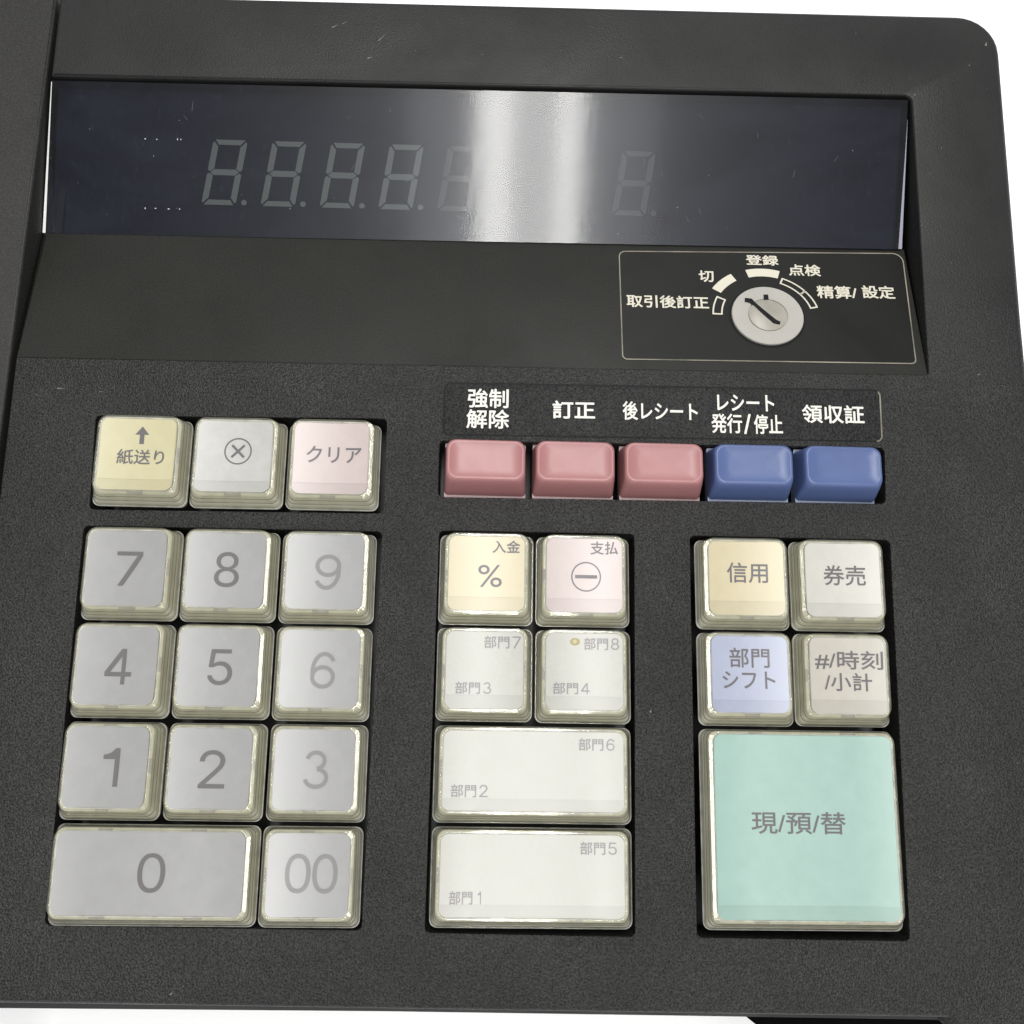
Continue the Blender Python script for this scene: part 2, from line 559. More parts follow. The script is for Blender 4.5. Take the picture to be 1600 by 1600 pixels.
OUTLINES = {                                  # grotesque numerals, loops of points on a 999 grid
    '0': '600,992 500,999 400,992 310,973 231,940 162,894 105,837 60,768 27,688 7,599 0,499 7,399 26,309 59,230 104,161 161,104 229,59 309,26 400,7 500,0 600,7 690,26 770,59 839,104 895,161 940,230 973,309 992,399 999,499 992,599 973,688 940,768 895,837 838,894 769,940 690,973|500,892 566,887 625,871 677,845 723,810 760,765 789,711 810,649 823,578 827,499 823,421 810,350 789,288 760,234 723,190 677,154 625,128 566,113 500,108 434,113 374,128 322,154 277,190 240,234 210,288 189,350 176,421 172,499 176,578 189,649 210,711 240,765 277,810 322,845 374,871 434,887',
    '1': '740,999 999,999 999,0 710,0 710,715 0,715 0,825 260,845 480,890',
    '2': '585,995 495,999 404,995 321,982 243,962 174,933 116,899 69,857 33,810 12,758 5,701 194,701 198,738 210,771 230,801 258,827 292,849 333,867 380,880 433,888 491,890 545,888 596,881 643,870 684,854 719,835 748,811 770,784 783,753 787,720 784,690 774,661 758,633 735,605 706,577 670,547 628,516 579,481 523,443 0,92 0,0 999,0 999,110 273,110 273,117 624,348 707,405 778,456 835,501 881,542 917,580 943,616 960,650 970,686 974,722 967,772 947,819 913,863 866,902 810,935 743,962 668,983',
    '5': '109,999 23,503 206,490 239,506 279,521 325,533 375,542 426,548 477,550 539,547 596,537 648,521 695,499 734,473 766,442 789,406 804,368 808,327 804,287 790,250 767,215 736,185 698,159 653,138 602,122 547,113 487,110 436,112 388,119 342,130 302,145 266,164 236,186 212,210 196,237 188,266 0,266 10,217 33,172 70,130 117,92 175,61 242,35 317,15 399,4 487,0 582,5 670,19 751,43 822,75 883,114 933,160 969,212 992,268 999,329 995,376 983,420 962,461 935,500 901,534 860,566 814,594 763,617 706,635 645,649 580,657 512,660 458,658 406,652 355,643 309,630 267,615 231,597 223,597 274,889 925,889 925,999',
    '7': '999,999 0,999 0,888 794,888 794,880 106,0 313,0 999,881',
    '8': '582,995 500,999 416,995 339,984 269,965 206,940 154,910 110,873 78,833 59,788 53,740 60,690 81,644 117,602 164,566 222,540 288,524 288,519 235,510 186,495 141,474 100,449 66,419 38,386 17,350 4,312 0,272 7,221 28,174 64,131 111,93 170,61 239,35 318,16 405,4 500,0 593,4 680,16 759,35 828,61 887,93 935,131 971,174 992,221 999,272 995,312 982,350 960,386 932,419 897,449 857,474 812,495 763,510 712,519 712,524 777,540 833,566 880,602 916,644 937,691 944,740 938,788 918,833 886,873 843,910 790,940 728,965 658,984|448,890 500,893 550,890 597,884 639,873 676,858 707,839 732,817 751,791 762,763 765,731 762,700 750,671 731,645 705,622 673,603 636,587 595,576 549,569 500,567 449,569 403,576 360,587 323,603 291,622 265,645 247,671 235,700 232,731 235,763 247,791 265,817 291,839 322,858 359,873 402,884|440,460 500,463 557,460 611,452 661,439 706,421 743,399 774,374 797,345 811,313 815,278 811,245 798,215 776,188 747,164 710,144 667,128 617,117 561,109 500,107 437,109 381,117 330,128 286,144 250,164 220,188 199,215 186,245 182,278 186,313 200,345 223,374 254,399 291,421 336,439 386,452',
    '4': '620,0 770,0 770,225 999,225 999,345 770,345 770,999 590,999 0,350 0,225 620,225|620,345 620,800 205,345',
}


_glyph = {}


def stroke(path, t):
    """quads of constant width t along a centre line"""
    up, dn = [], []
    for i, (x, y) in enumerate(path):
        p, q = path[max(0, i - 1)], path[min(len(path) - 1, i + 1)]
        d = Vector((q[0] - p[0], q[1] - p[1])).normalized() * (t / 2)
        up.append((x - d.y, y + d.x))
        dn.append((x + d.y, y - d.x))
    return up + dn, [(i, i + 1, len(path) + i + 1, len(path) + i) for i in range(len(path) - 1)]


def arc(cx, cy, rx, ry, a0, a1, n=22):
    return [(cx + rx * math.cos(math.radians(a0 + (a1 - a0) * k / n)), cy + ry * math.sin(math.radians(a0 + (a1 - a0) * k / n))) for k in range(n + 1)]


def numeral(ch):
    if ch in '369':                                   # round-backed numerals drawn as strokes on a 0.68 x 1 grid
        t = 0.108
        if ch == '3':
            paths = [arc(0.325, 0.735, 0.235, 0.211, 168, -82), arc(0.335, 0.286, 0.291, 0.232, 84, -168)]
        else:
            paths = [arc(0.340, 0.318, 0.286, 0.264, 180, 540, 36), arc(0.372, 0.47, 0.318, 0.476, 36, 194, 26)]
        pts, fcs = [], []
        for n, p in enumerate(paths):
            v, f = stroke(p, t)
            k = len(pts)
            pts += [(x / 0.68 - 0.5, y - 0.5, 0.008 * n) for x, y in v]
            fcs += [tuple(i + k for i in q) for q in f]
        if ch == '9':
            pts = [(-x, -y, z) for x, y, z in pts]
        return pts, fcs
    loops = [[tuple(float(c) / 999 - 0.5 for c in q.split(',')) for q in l.split(' ')] for l in OUTLINES[ch].split('|')]
    pts = [p for l in loops for p in l]
    return pts, [tuple(t) for t in tessellate_polygon([[Vector((x, y, 0)) for x, y in l] for l in loops])]


def glyphs(body):
    k = body
    if k in _glyph:
        return _glyph[k]
    if body in '0123456789':
        _glyph[k] = numeral(body)
        return _glyph[k]
    c = bpy.data.curves.new('text', 'FONT')
    c.body = body
    c.resolution_u = 5
    o = bpy.data.objects.new('text', c)
    COL.objects.link(o)
    dg = bpy.context.evaluated_depsgraph_get()
    me = bpy.data.meshes.new_from_object(o.evaluated_get(dg))
    co = [v.co.copy() for v in me.vertices]
    x0, x1 = min(v.x for v in co), max(v.x for v in co)
    y0, y1 = min(v.y for v in co), max(v.y for v in co)
    pts = [((v.x - x0) / (x1 - x0) - 0.5, (v.y - y0) / (y1 - y0) - 0.5) for v in co]
    fcs = [tuple(p.vertices) for p in me.polygons]
    bpy.data.objects.remove(o)
    bpy.data.curves.remove(c)
    bpy.data.meshes.remove(me)
    _glyph[k] = (pts, fcs)
    return _glyph[k]


def add_text(bm, body, cx, cy, w, h, z, bold=0.0, slope=0.0, mi=0):
    """printed words fitted to a box (mm); heavier strokes are built from slightly shifted prints"""
    if len(body) == 3 and body[:2] == '部門':
        x0 = cx - w / 2
        add_text(bm, '部門', x0 + w * 0.345, cy, w * 0.69, h, z, 0.03)
        dw = 0.10 if body[2] == '1' else 0.23
        add_text(bm, body[2], x0 + w * (1 - dw / 2 - (0.06 if body[2] == '1' else 0)), cy, w * dw, h * 0.95, z)
        return
    pts, fcs = glyphs(body)
    w, h = w - 2 * bold, h - 2 * bold
    sh = [(0, 0)] if not bold else [(bold * math.cos(k * math.pi / 4), bold * math.sin(k * math.pi / 4)) for k in range(8)]
    for n, (ox, oy) in enumerate(sh):
        vs = []
        for u, v, *dz in pts:
            x = cx + u * w + ox
            y = cy + v * h + u * w * slope + oy
            vs.append(bm.verts.new((x, y, (z(x, y) if callable(z) else z) + n * 0.0025 + (dz[0] if dz else 0))))
        for f in fcs:
            try:
                q = bm.faces.new([vs[i] for i in f])
                q.material_index = mi
                q.normal_update()
                if q.normal.z < 0:
                    q.normal_flip()
            except ValueError:
                pass


def add_poly(bm, pts, z, mi=0):
    f = bm.faces.new([bm.verts.new((x, y, z(x, y) if callable(z) else z)) for x, y in pts])
    f.material_index = mi
    f.normal_update()
    if f.normal.z < 0:
        f.normal_flip()
    return f


def add_band(bm, cx, cy, r0, r1, a0, a1, z, n=24, sy=1.0, mi=0):
    """flat annular band from angle a0 to a1 (degrees)"""
    for k in range(n):
        t0, t1 = math.radians(a0 + (a1 - a0) * k / n), math.radians(a0 + (a1 - a0) * (k + 1) / n)
        add_poly(bm, [(cx + r0 * math.cos(t0), cy + sy * r0 * math.sin(t0)), (cx + r1 * math.cos(t0), cy + sy * r1 * math.sin(t0)),
                      (cx + r1 * math.cos(t1), cy + sy * r1 * math.sin(t1)), (cx + r0 * math.cos(t1), cy + sy * r0 * math.sin(t1))], z, mi)


def add_frame(bm, outer, inner, z):
    n = len(outer)
    a, b = ring(bm, outer, z), ring(bm, inner, z)
    for i in range(n):
        j = (i + 1) % n
        bm.faces.new((a[i], a[j], b[j], b[i]))


# ------------------------------------------------------------------ setting
bm = bmesh.new()
for x, y in ((-3, -3), (3, -3), (3, 3), (-3, 3)):
    bm.verts.new((x, y, 0))
bm.faces.new(bm.verts[:])
tb = finish('table_top', bm, M['table'], scale=1)
tb['kind'] = 'structure'

# ------------------------------------------------------------------ register body
reg = bpy.data.objects.new('cash_register', None)
COL.objects.link(reg)
reg.empty_display_size = 0.05
reg['label'] = 'charcoal cash register with clear-capped keys, smoked display window and Japanese labels on a white table'
reg['category'] = 'cash register'

ZD = -4.0        # deck surface
EB = 0.15        # edge roundings
outer = rounded([(-27.4, -101.0, 0, 1.2), (156.6, -102.4, 0, 1.2), (157.6, -105.8, 1.5, 1.2), (182.4, -106.2, 6, 2.4), (182.9, 36, 0, 2.4),
                 (184.1, 109.6, 9.5, 2.4), (-28.4, 106.3, 0.3, 0.5), (-28.2, 85.9, 0.2, 0.6), (162.2, 87.9, 1.6, 0.6),
                 (161.2, 21.9, 0.8, 0.3), (-27.9, 20.9, 0.2, 0.2)])


def opening(pts, r=1.0, b=EB):
    return rounded([p + (r, b) for p in pts])


holes = [opening([(-9.9, -10.5), (48.4, -10.1), (48.2, 9.6), (-10.6, 8.9)]),
         opening([(-9.9, -87.8), (47.6, -88.2), (48.2, -13.8), (-10.6, -13.8)]),
         opening([(59.2, -88.5), (98.0, -88.9), (98.7, -13.3), (59.6, -13.4)]),
         opening([(109.5, -88.9), (149.3, -89.2), (150.6, -13.5), (109.9, -13.4)]),
         opening([(59.1, -6.5), (150.2, -6.0), (150.7, 5.8), (59.1, 5.2)])]
# tessellate_polygon needs the holes wound like the builder offsets them
housing = plate('housing', outer, holes, ZD, -12, M['housing'], reg, D, 'charcoal top plate, grained round the keys')

cover = rounded([(-95, -108, 2, 1.0), (-29.2, -108, 0.3, 0.6), (-29.15, 20, 0, 0.6), (-29.2, 108, 0.3, 0.6), (-95, 107, 2, 1.0)])
plate('printer_cover', cover, [], ZD, -16, M['cover'], reg, D, 'plain charcoal cover left of the long seam')

bm = bmesh.new()                                   # the case under the plates, standing on the table
case = rounded([(-94, -100, 2, 1), (155, -101.4, 1, 1), (181.2, -104, 6, 1), (182, 36, 0, 1), (182.8, 108.3, 10.5, 1), (-94, 105.5, 2, 1)])
Di = D.inverted()
hi = [bm.verts.new(D @ Vector((x * MM, y * MM, -17.5 * MM))) for x, y, b in case]
lo = [bm.verts.new(((D @ Vector((x * MM, y * MM, -17.5 * MM))).x, (D @ Vector((x * MM, y * MM, -17.5 * MM))).y, 0.0)) for x, y, b in case]
skin(bm, [lo, hi], smooth=False)
bm.faces.new(hi)
bm.faces.new(list(reversed(lo)))
finish('lower_case', bm, M['case'], reg, Matrix(), scale=1)
# rim wall joining case and top plate; front juts out as a painted shade line
bm = bmesh.new()
wall = [(x, y) for x, y, b in rounded([(-27, -104.1, 1, 1), (52, -104.2, 0, 1), (106, -104.6, 0, 1), (155.4, -105.0, 1, 1), (181.2, -105.8, 5, 1), (181.8, 36, 0, 1), (182.6, 108, 10.5, 1), (-27.5, 105.2, 1, 1)])]
inn = inset([(x, y, 1.5) for x, y in wall], 1, 1)
a = ring(bm, wall, -17.4)
b = ring(bm, wall, -11.9)
c = ring(bm, [(p.x, p.y) for p in inn], -11.9)
d = ring(bm, [(p.x, p.y) for p in inn], -17.4)
skin(bm, [a, b, c, d], close=True, smooth=False)
finish('side_wall', bm, M['case'], reg, D)

# front drawer edge, black, peeking out under the front of the deck
bm = bmesh.new()
lo_, up_ = [], []
dr = rounded([(127.0, -111, 7, 1), (167.0, -119, 3, 1), (168.5, -100, 0.5, 1), (112.0, -100, 0.5, 1)])
skin(bm, [ring(bm, [p[:2] for p in dr], -40), ring(bm, [p[:2] for p in dr], -24.0)], smooth=False)
bm.faces.new([v for v in bm.verts][len(dr):])
finish('drawer_grip', bm, M['matt_black'], reg, D, 'black grip under the front edge')

# ------------------------------------------------------------------ display recess
e2 = Vector((0, 31.2, -6.1)).normalized()
n2 = Vector((0, -e2.z, e2.y))
FR = D @ frame3((0, 21.3, -4.22), e2, n2)
ramp = rounded([(-27.95, -0.35, 0.1, 0.15), (161.15, 0.55, 0.1, 0.15), (161.15, 33.2, 0.2, 0.3), (-28.9, 31.6, 0.2, 0.9)])
rm = plate('sloped_panel', ramp, [], 0, -3, M['ramp'], reg, FR, 'smooth olive black slope below the display window')

eD = Vector((0, 33.9, 5.4)).normalized()
nD = Vector((0, -eD.z, eD.y))
PD = Vector((0, 52.5, -10.2))
FW = D @ frame3(PD, eD, nD)
bm = bmesh.new()
win = [(-28.75, -0.7), (160.2, 1.0), (161.6, 35.0), (-28.5, 33.3)]
# dust and painted indicator reflections on the window
add_poly(bm, win, 0.0)


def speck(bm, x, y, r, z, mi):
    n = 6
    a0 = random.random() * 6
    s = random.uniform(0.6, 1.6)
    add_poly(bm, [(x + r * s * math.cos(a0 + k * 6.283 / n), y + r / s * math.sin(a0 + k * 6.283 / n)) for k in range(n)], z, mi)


for x, y in ((-7.64, 20.9), (-5.1, 20.85), (0.14, 21), (-0.6, 21.0), (-7.1, 5.45), (-4.85, 5.5), (-2.0, 5.45), (0.37, 5.5)):  # paired indicator reflections, painted as white specks
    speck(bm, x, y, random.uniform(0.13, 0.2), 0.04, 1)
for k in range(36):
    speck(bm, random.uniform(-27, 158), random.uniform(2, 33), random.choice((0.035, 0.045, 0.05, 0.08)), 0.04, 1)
M['scratch'] = flat('fine_scratch', (0.16, 0.16, 0.18), 0.6)
for k in range(16):                                  # hairline scratches
    x, y = random.uniform(-24, 150), random.uniform(3, 30)
    a, l = random.gauss(1.7, 0.35), random.uniform(0.8, 2.6)
    dx, dy = l * math.cos(a), l * math.sin(a)
    add_poly(bm, [(x, y), (x + 0.05, y), (x + dx + 0.03, y + dy), (x + dx, y + dy)], 0.045, 2)
wn = finish('display_window', bm, [M['window'], M['dust_glint'], M['scratch']], reg, FW, 'long smoked display window with a bright ceiling light reflected in it')


def sub(name, bm, m, parent, fr=None, label=None, **kw):
    return finish(name, bm, m, parent, fr if fr is not None else Matrix(), label, **kw)


bm = bmesh.new()
add_poly(bm, [(-28.9, -3), (160.9, -1.5), (161.9, 36), (-28.9, 34.5)], -3.4)
sub('display_board', bm, M['board'], wn)
# moulded frame under the window closes the gap between board and window
bm = bmesh.new()
for (x0, y0), (x1, y1) in zip(win, win[1:] + win[:1]):
    vs = [bm.verts.new(p) for p in ((x0, y0, -0.05), (x1, y1, -0.05), (x1, y1, -3.4), (x0, y0, -3.4))]
    bm.faces.new(vs)
sub('window_frame', bm, M['board'], wn)
# polished end faces of the acrylic, bevelled, the light they catch painted white and grey
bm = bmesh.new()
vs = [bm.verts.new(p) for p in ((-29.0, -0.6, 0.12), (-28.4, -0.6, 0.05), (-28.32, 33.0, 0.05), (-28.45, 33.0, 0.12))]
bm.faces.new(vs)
sub('window_edge', bm, M['edge_white'], wn, label='left end of the window, caught light painted white')
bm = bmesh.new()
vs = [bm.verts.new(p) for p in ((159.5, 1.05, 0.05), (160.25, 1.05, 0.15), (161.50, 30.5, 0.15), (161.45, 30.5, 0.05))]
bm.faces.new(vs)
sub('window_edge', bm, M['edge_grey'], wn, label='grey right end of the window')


def digit():
    bm = bmesh.new()
    W, H, t, g, sl = 7.6, 14.8, 1.35, 0.16, 0.155

    def P(pts):
        add_poly(bm, [(x + (y - 0) * sl, y) for x, y in pts], -3.3)
    c = t * 0.42
    for y0 in (0, H):
        s = 1 if y0 == 0 else -1
        P([(0.35 + g, y0), (W - 0.35 - g, y0), (W - t - g * 0.5 + 0.05, y0 + s * t * 0.86), (t + g * 0.5 - 0.05, y0 + s * t * 0.86)])
    m = H / 2
    P([(0.45 + g, m), (t + g * 0.4, m + t / 2), (W - t - g * 0.4, m + t / 2), (W - 0.45 - g, m), (W - t - g * 0.4, m - t / 2), (t + g * 0.4, m - t / 2)])
    for up in (0, 1):
        for rt in (0, 1):
            pts = [(0, 0.7), (0.30, 0.42), (t, t + 0.32), (t, m - t / 2 - g * 0.6), (0.45, m - g * 1.2), (0, m - 0.55)]
            q = []
            for x, y in pts:
                if up:
                    y = H - y
                if rt:
                    x = W - x
                q.append((x, y))
            P(q)
    cx, cy, r = 9.45, 0.65, 0.62
    add_poly(bm, [(cx + r * math.cos(k * math.pi / 8), cy + r * math.sin(k * math.pi / 8)) for k in range(16)], -3.3)
    return bm


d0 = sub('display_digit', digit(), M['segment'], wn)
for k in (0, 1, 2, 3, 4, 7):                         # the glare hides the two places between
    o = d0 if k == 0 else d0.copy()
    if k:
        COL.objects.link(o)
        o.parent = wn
    if k in (4, 7):                                   # glare over these two is painted as a dimmer colour
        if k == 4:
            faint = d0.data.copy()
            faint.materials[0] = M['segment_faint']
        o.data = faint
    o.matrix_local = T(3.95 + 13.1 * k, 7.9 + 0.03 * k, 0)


# ------------------------------------------------------------------ key switch on the slope
ZS = 0.06
bm = bmesh.new()
lab = [(97.0, 2.6), (159.0, 3.2), (160.6, 30.9), (159.2, 32.0), (97.0, 30.5)]
lab_o = rounded([(96.6, 2.55, 1.2, 0.01), (159.2, 3.2, 1.2, 0.01), (160.6, 32.05, 2.4, 0.01), (96.8, 30.55, 1.6, 0.01)])
lp = plate('switch_label', lab_o, [], ZS, -0.02, M['sticker'], reg, FR, 'black label with a thin yellowed outline round the key switch', steps=1)
bm = bmesh.new()
io = inset([(x, y, 0.30) for x, y, b in lab_o], 1, 1)
add_frame(bm, [(p.x, p.y) for p in inset([(x, y, 0.05) for x, y, b in lab_o], 1, 1)], [(p.x, p.y) for p in io], 0.09)
sub('label_outline', bm, M['glue_line'], lp)
bm = bmesh.new()
for s, cx, cy, ww, hh in (('登録', 128.63, 29.0, 7.24, 2.75), ('切', 115.89, 24.29, 3.31, 3.04), ('点検', 137.82, 26.59, 7.15, 3.06),
                          ('精算/', 144.32, 21.0, 8.84, 3.35), ('設定', 153.51, 21.3, 7.24, 3.4), ('取引後訂正', 107.04, 17.36, 17.83, 3.25)):
    add_text(bm, s, cx, cy, ww, hh, 0.10, bold=0.075)
LX, LY, SY = 128.35, 14.25, 0.93
add_band(bm, LX, LY, 11.2, 13.4, 73, 106, 0.10, sy=SY)                   # solid marks
add_band(bm, LX, LY, 11.4, 13.6, 121, 147, 0.10, sy=SY)


def outline_band(a0, a1, r0, r1, t=0.33):
    add_band(bm, LX, LY, r0, r0 + t, a0, a1, 0.10, sy=SY)
    add_band(bm, LX, LY, r1 - t, r1, a0, a1, 0.10, sy=SY)
    dt = math.degrees(t / r0)
    for q in (a0, a1 - dt):
        add_band(bm, LX, LY, r0 + t, r1 - t, q, q + dt, 0.10, n=2, sy=SY)


outline_band(153, 179, 9.6, 11.8)
outline_band(14, 40, 9.9, 11.7)
outline_band(38.4, 69, 9.9, 11.7)
sub('label_print', bm, M['cream_ink'], lp)


def disc(bm, cx, cy, prof, n=48, sy=1.0):
    rings = [[bm.verts.new((cx + r * math.cos(k * 2 * math.pi / n), cy + sy * r * math.sin(k * 2 * math.pi / n), z)) for k in range(n)] for r, z in prof]
    skin(bm, rings)
    bm.faces.new(rings[-1])


SL = 0.945
bm = bmesh.new()
disc(bm, LX, LY, [(8.25, 0.0), (8.25, 0.12), (7.9, 0.13)], sy=SL)
kb = finish('key_switch', bm, M['black'], reg, FR, 'round grey key switch with a slanted keyhole', sharp=40)
bm = bmesh.new()
disc(bm, LX, LY, [(7.75, 0.1), (7.75, 0.55), (7.6, 0.68), (4.35, 0.68), (4.35, 0.45)], sy=SL)
sub('lock_face', bm, M['lock'], kb, sharp=40)
bm = bmesh.new()
disc(bm, LX, LY - 0.05, [(4.12, 0.45), (4.12, 0.70), (3.98, 0.78)], sy=SL)
sub('lock_core', bm, M['lock_core'], kb, sharp=40)
bm = bmesh.new()
sl = [(-4.7, 3.65), (-3.5, 3.45), (-2.5, 2.4), (-1.2, 0.9), (0.2, -0.6), (1.3, -1.75), (2.4, -2.15)]
wd = [0.5, 0.62, 0.42, 0.5, 0.55, 0.6, 0.42]
up, dn = [], []
for i, (x, y) in enumerate(sl):
    p, q = sl[max(0, i - 1)], sl[min(len(sl) - 1, i + 1)]
    d = Vector((q[0] - p[0], q[1] - p[1])).normalized()
    up.append((LX + x - d.y * wd[i], LY + (y + d.x * wd[i]) * 1.0))
    dn.append((LX + x + d.y * wd[i], LY + (y - d.x * wd[i]) * 1.0))
for i in range(len(sl) - 1):
    add_poly(bm, [up[i], up[i + 1], dn[i + 1], dn[i]], 0.82)
add_poly(bm, [(LX - 0.55, LY + 3.75), (LX + 0.5, LY + 3.8), (LX + 0.5, LY + 5.15), (LX - 0.5, LY + 5.1)], 0.82)
sub('keyhole', bm, M['black'], kb)

# ------------------------------------------------------------------ printed plate over the coloured function keys
lab1 = rounded([(59.5, 6.35, 1.3, 0.02), (150.4, 7.0, 1.3, 0.02), (150.6, 18.4, 1.5, 0.02), (59.6, 17.75, 1.5, 0.02)])
gp = plate('function_label', lab1, [], ZD + 0.03, ZD - 0.3, M['black'], reg, D, 'grained black strip naming the pink and blue keys', steps=1)
lab2 = rounded([(59.9, 6.6, 1.2, 0.06), (150.1, 7.25, 1.2, 0.06), (150.15, 18.05, 1.3, 0.06), (59.95, 17.4, 1.3, 0.06)])
plate('label_strip', lab2, [], ZD + 0.10, ZD, M['deck_plate'], gp, Matrix(), steps=2)
bm = bmesh.new()
io = inset([(x, y, 0.30) for x, y, b in lab1], 1, 1)
oo = [(x, y) for x, y, b in lab1]
n = len(oo)
a_, b_ = ring(bm, oo, ZD + 0.12), ring(bm, [(p.x, p.y) for p in io], ZD + 0.12)
for i in range(n):
    if oo[i][0] > 148.9 and oo[i - 1][0] > 148.9 and oo[i][1] < 18.0:
        bm.faces.new((a_[i - 1], a_[i], b_[i], b_[i - 1]))
for v in [v for v in bm.verts if not v.link_faces]:
    bm.verts.remove(v)
sub('label_edge', bm, M['glue_line'], gp)
bm = bmesh.new()
for s, cx, cy, ww, hh, bo in (('強制', 68.80, 14.4, 8.40, 4.15, 0.075), ('解除', 68.79, 10.0, 8.73, 4.07, 0.075), ('訂正', 86.45, 12.39, 8.79, 3.86, 0.09),
                              ('後レシート', 104.32, 12.53, 15.56, 4.0, 0.07), ('レシート', 122.14, 14.75, 11.91, 3.55, 0.075),
                              ('発行', 118.05, 10.22, 6.4, 4.2, 0.07), ('/', 122.35, 10.2, 1.5, 4.3, 0.07), ('停止', 126.7, 10.22, 6.0, 4.2, 0.07), ('領収証', 140.34, 12.74, 13.02, 3.98, 0.08)):
    add_text(bm, s, cx, cy, ww, hh, ZD + 0.15, bold=bo, slope=0.004)
sub('label_print', bm, M['white_ink'], gp)


# ------------------------------------------------------------------ clear-capped keys
PX, PY = 19.0, 18.467
IW, IH = 14.75, 14.45


def make_key(cx, cy, nx, ny, colour, strip, texts, label, ink='ink', marks=None, rx=0.0, ry=0.0, dz=0.0):
    w, h = (nx - 1) * PX + IW, (ny - 1) * PY + IH
    hw, hh = w / 2, h / 2
    depth = 0.42

    def dish(x, y, off=0.0):
        u = max(0.0, abs(x) - (hw - 7.4)) / 7.4
        v = max(0.0, abs(y) - (hh - 7.25)) / 7.25
        return -0.30 + depth * u * u + 0.22 * v * v + off
    fr = D @ T(cx, cy, dz) @ Matrix.Rotation(rx, 4, 'X') @ Matrix.Rotation(ry, 4, 'Y')
    # clear cap: a closed ring of plastic with a rounded lip, a skirt that leans towards the user, and a flange
    def rim(o, r, z):
        back = 0.95 * max(0.0, min(1.0, (-z - 0.2) / 3.6))          # the top sits further back than the base
        return rrect(w + 2 * o, h + 2 * o * 0.88, r, 5, 0, -back)
    bm = bmesh.new()
    prof = [(0.00, 1.5, -0.40), (0.02, 1.55, 0.20), (0.14, 1.65, 0.42), (0.32, 1.8, 0.48), (0.54, 1.95, 0.42), (0.72, 2.1, 0.24), (0.80, 2.15, -0.05),
            (0.92, 2.1, -0.6), (1.11, 2.0, -1.4), (1.34, 1.85, -2.3), (1.57, 1.7, -3.1), (1.65, 1.65, -3.4), (1.80, 1.5, -3.5), (1.88, 1.4, -3.68), (1.88, 1.4, -4.1), (1.80, 1.4, -4.25),
            (1.66, 1.3, -4.25), (1.59, 1.3, -3.9), (0.92, 1.6, -1.0), (0.74, 1.6, -0.50)]
    rings = [ring(bm, rim(o, r, z), z) for o, r, z in prof]
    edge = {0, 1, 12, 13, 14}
    wall = {6, 7, 8, 9, 10, 11, 17}
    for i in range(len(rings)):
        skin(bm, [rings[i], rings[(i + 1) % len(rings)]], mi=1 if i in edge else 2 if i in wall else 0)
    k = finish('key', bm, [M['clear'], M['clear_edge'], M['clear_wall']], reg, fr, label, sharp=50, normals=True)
    # stem under the cap: a pale shelf under the lip, then straight sides
    bm = bmesh.new()
    sp = [(-0.06, 1.5, -0.56), (0.60, 1.5, -0.60), (0.70, 1.55, -0.72), (0.88, 1.5, -1.35), (0.98, 1.45, -1.45), (1.19, 1.4, -2.4), (1.29, 1.35, -2.5), (1.52, 1.25, -3.8), (1.54, 1.25, -5.5)]
    rings = [ring(bm, rim(o, r, z), z) for o, r, z in sp]
    skin(bm, [rings[2], rings[1], rings[0]])
    for i in range(2, 8):
        skin(bm, [rings[i + 1], rings[i]], mi=3 if i in (3, 5) else 2)
    bm.faces.new(rings[0])
    # retaining tabs half-way along each side, seen through the cap
    for sx, sy in ((1, 0), (-1, 0), (0, 1), (0, -1)):
        for q in ([0] if (nx if sy else ny) == 1 else [-0.25 * (w if sy else h), 0.25 * (w if sy else h)]):
            ox = random.uniform(-0.6, 0.6) + q
            l = random.uniform(1.2, 1.7)
            quads = [((0.10, -0.555), (0.66, -0.58), 0), ((0.715, -0.735), (0.85, -1.36), 1)]
            for (o0, z0), (o1, z1), wall in quads:
                pts = []
                for o, z, sg in ((o0, z0, -1), (o0, z0, 1), (o1, z1, 1), (o1, z1, -1)):
                    bk = -0.95 * max(0.0, min(1.0, (-z - 0.2) / 3.6))
                    if sx:
                        pts.append((sx * (hw + o), ox + sg * l + bk, z))
                    else:
                        pts.append((ox + sg * l, sy * (hh + o * 0.88) + bk, z))
                f = bm.faces.new([bm.verts.new(p) for p in pts])
                f.material_index = 1
    sub('key_stem', bm, [M['stem'], M['tab'], M['stem_wall'], M['stem_groove']], k, sharp=45)

    def card_mesh(x0, y0, x1, y1, rads, off):
        bm = bmesh.new()
        mx, my = (x0 + x1) / 2, (y0 + y1) / 2
        outl = rrect(x1 - x0, y1 - y0, rads, 5, mx, my)
        # densify straight sides so the dish is followed
        dense = []
        for i, p in enumerate(outl):
            q = outl[(i + 1) % len(outl)]
            L = math.hypot(q[0] - p[0], q[1] - p[1])
            m = max(1, int(L / 1.3))
            for s in range(m):
                dense.append((p[0] + (q[0] - p[0]) * s / m, p[1] + (q[1] - p[1]) * s / m))
        rings = []
        for s in (0.02, 0.15, 0.3, 0.45, 0.6, 0.72, 0.82, 0.9, 0.96, 1.0):
            rings.append(ring(bm, [(mx + (x - mx) * s, my + (y - my) * s) for x, y in dense], lambda x, y: dish(x, y, off)))
        fs = skin(bm, list(reversed(rings)))
        f = bm.faces.new(rings[0])
        f.smooth = True
        return bm
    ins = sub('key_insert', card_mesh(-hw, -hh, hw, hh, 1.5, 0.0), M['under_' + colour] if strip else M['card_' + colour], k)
    if strip:
        sub('label_card', card_mesh(-hw + 0.12, -hh + strip, hw - 0.12, hh - 0.10, (0.08, 1.4, 1.4, 0.08), 0.05), M['card_' + colour], k)
    bm = bmesh.new()
    zt = lambda x, y: dish(x, y, 0.09)
    for s, tx, ty, tw, th in texts:
        add_text(bm, s, tx - cx, ty - cy, tw, th, zt, bold=0.0 if len(s) == 1 else 0.045)
